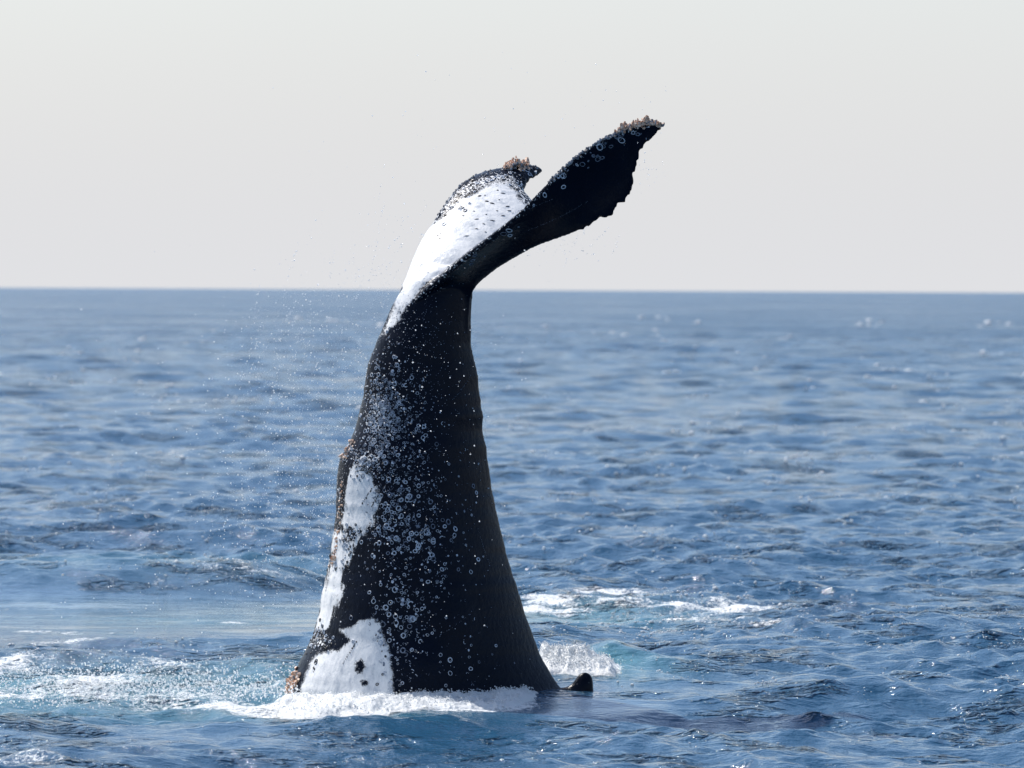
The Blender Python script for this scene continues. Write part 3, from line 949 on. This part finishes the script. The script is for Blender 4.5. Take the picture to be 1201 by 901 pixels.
def foam_sheet(name, label, x, y, h, keep, seed, n_drop):
    """a churned heap of foam: lumpy sheet standing on the water, its rim dipping under, flecks thrown off its top"""
    ny, nx = x.shape
    z0 = sea_z(np.stack([x.ravel(), y.ravel()], 1)).reshape(x.shape)
    b = billow(x, y, seed)
    keep0 = keep
    keep = np.clip(keep * 1.5 - 0.75 * fbm2(x * 3.2, y * 2.4, seed + 90, 4) * (1.6 - keep), 0, 1)
    h = h * sm(0, .8, keep)
    b2 = noise2(x * 4.5, y * 3.0, seed + 31)
    z = z0 + h * (0.25 + 0.75 * b2 + 0.75 * (b - .5)) * 1.2 + 0.045 * (b - .62) - 0.03 * (1 - sm(0, .35, keep)) + .008
    px = x + 0.02 * (noise2(x * 30, y * 30, seed + 7) - .5); py = y - 0.05 * h * b
    V = np.stack([px, py, z], -1).reshape(-1, 3)
    i = np.arange(nx * ny).reshape(ny, nx)
    Q = np.stack([i[:-1, :-1], i[:-1, 1:], i[1:, 1:], i[1:, :-1]], -1).reshape(-1, 4)
    me = mesh_np(name, V, Q)
    attr(me, "keep", keep0.ravel())
    o = link(name, me, M_LACE, kind='stuff', label=label, category="foam")
    # flecks
    w = (h * keep).ravel(); w = w / w.sum()
    k = rng.choice(len(w), n_drop, p=w)
    P = V[k] + np.stack([rng.normal(0, .012, n_drop), rng.normal(0, .012, n_drop), np.abs(rng.normal(0, .013, n_drop)) + .002], 1)
    S = 0.002 + 0.0055 * rng.random(n_drop) ** 3
    return o, P, S

FLECK_P, FLECK_S = [], []
def fringe():
    """foam collar washing round the front of the tail"""
    nx, ny = 330, 90
    u = np.linspace(0, 1, nx); v = np.linspace(0, 1, ny)
    U, Vv = np.meshgrid(u, v)
    L = unproj(333, 815, 0).x; Rr = unproj(652, 815, 0).x
    x0, x1 = unproj(300, 818, -.8).x, unproj(646, 818, -.8).x
    X = x0 + (x1 - x0) * U
    q = np.clip(np.abs((X - (L + Rr) / 2) / ((Rr - L) / 2)), 0, 1)
    front = -0.84 * np.clip(1 - q ** 2.6, 0, 1) ** .5
    wid = 1.15 * (0.55 + 0.8 * noise2(X * 1.7, X * 0 + 3, 4)) * np.interp(U, [0, .3, .6, .85, 1], [1.3, 1.25, 1.0, .8, .5])
    Y = front + 0.10 - wid * Vv
    env = np.interp(U, [0, .08, .25, .55, .8, .93, 1], [.12, .32, .5, .8, 1.3, 1.25, .0])
    h = 0.052 * env * np.interp(Vv, [0, .12, .35, .7, 1], [.8, 1, .8, .45, .0])
    keep = np.clip(np.minimum.reduce([U * 5, (1 - U) * 9, (1 - Vv) * 2.0]), 0, 1)
    o, P, S = foam_sheet("foam_collar", "white foam collar churning along the waterline in front of the whale tail", X, Y, h, keep, 51, 3000)
    FLECK_P.append(P); FLECK_S.append(S)

def back_splash():
    nx, ny = 130, 100
    U, Vv = np.meshgrid(np.linspace(0, 1, nx), np.linspace(0, 1, ny))
    a = on_sea(628, 795).x; b = on_sea(738, 795).x; yc = on_sea(680, 801).y
    X = a + (b - a) * U; Y = yc + 0.75 - 1.1 * Vv
    env = np.interp(U, [0, .1, .35, .6, .8, 1], [1, 1, 1, .8, .5, .1])
    h = 0.125 * env * np.interp(Vv, [0, .2, .4, .6, .8, 1], [0, .9, 1, .6, .25, 0]) * (.55 + .8 * noise2(X * 5, Y * 3, 77))
    keep = np.clip(np.minimum.reduce([U * 12, (1 - U) * 2.6, (1 - Vv) * 2.0, Vv * 4]), 0, 1)
    o, P, S = foam_sheet("splash_mound", "white foaming splash behind the dorsal fin right of the tail", X, Y, h, keep, 71, 2600)
    FLECK_P.append(P); FLECK_S.append(S)

def flecks():
    drops("foam_flecks", np.concatenate(FLECK_P), np.concatenate(FLECK_S), kind='stuff', label="loose white flecks thrown off the foam around the tail", category="foam")

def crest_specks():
    """white specks standing in for sun glints on the chop, thicker in the broken foam"""
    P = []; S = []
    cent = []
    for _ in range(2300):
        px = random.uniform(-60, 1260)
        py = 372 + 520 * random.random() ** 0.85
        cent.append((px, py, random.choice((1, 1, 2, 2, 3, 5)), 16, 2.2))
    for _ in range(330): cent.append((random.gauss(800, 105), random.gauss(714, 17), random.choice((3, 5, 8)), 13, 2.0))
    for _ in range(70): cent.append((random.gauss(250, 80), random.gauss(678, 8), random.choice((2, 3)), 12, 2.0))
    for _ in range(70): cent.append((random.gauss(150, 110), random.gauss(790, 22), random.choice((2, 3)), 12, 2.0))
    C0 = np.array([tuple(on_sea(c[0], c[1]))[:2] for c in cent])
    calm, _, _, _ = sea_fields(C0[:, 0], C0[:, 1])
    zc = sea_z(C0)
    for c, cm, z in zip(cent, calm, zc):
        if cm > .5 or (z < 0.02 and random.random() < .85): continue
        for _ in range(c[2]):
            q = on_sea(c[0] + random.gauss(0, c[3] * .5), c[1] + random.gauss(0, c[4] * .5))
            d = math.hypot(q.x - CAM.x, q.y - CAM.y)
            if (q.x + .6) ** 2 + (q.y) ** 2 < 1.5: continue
            P.append((q.x, q.y)); S.append((.0036 + .0058 * random.random() ** 1.8) * (d / 48.0) ** 1.42 * (1.6 if random.random() < .12 else 1))  # white stand-in glints grow with distance so far ones still show
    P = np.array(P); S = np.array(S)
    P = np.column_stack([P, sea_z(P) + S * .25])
    drops("glint_foam_specks", P, S, squash=(1.5, 1.0, .8), kind='stuff', label="white specks standing in for sun glints, and loose foam, over the open sea", category="foam")

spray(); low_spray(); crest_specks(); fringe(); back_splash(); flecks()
bpy.context.view_layer.update()
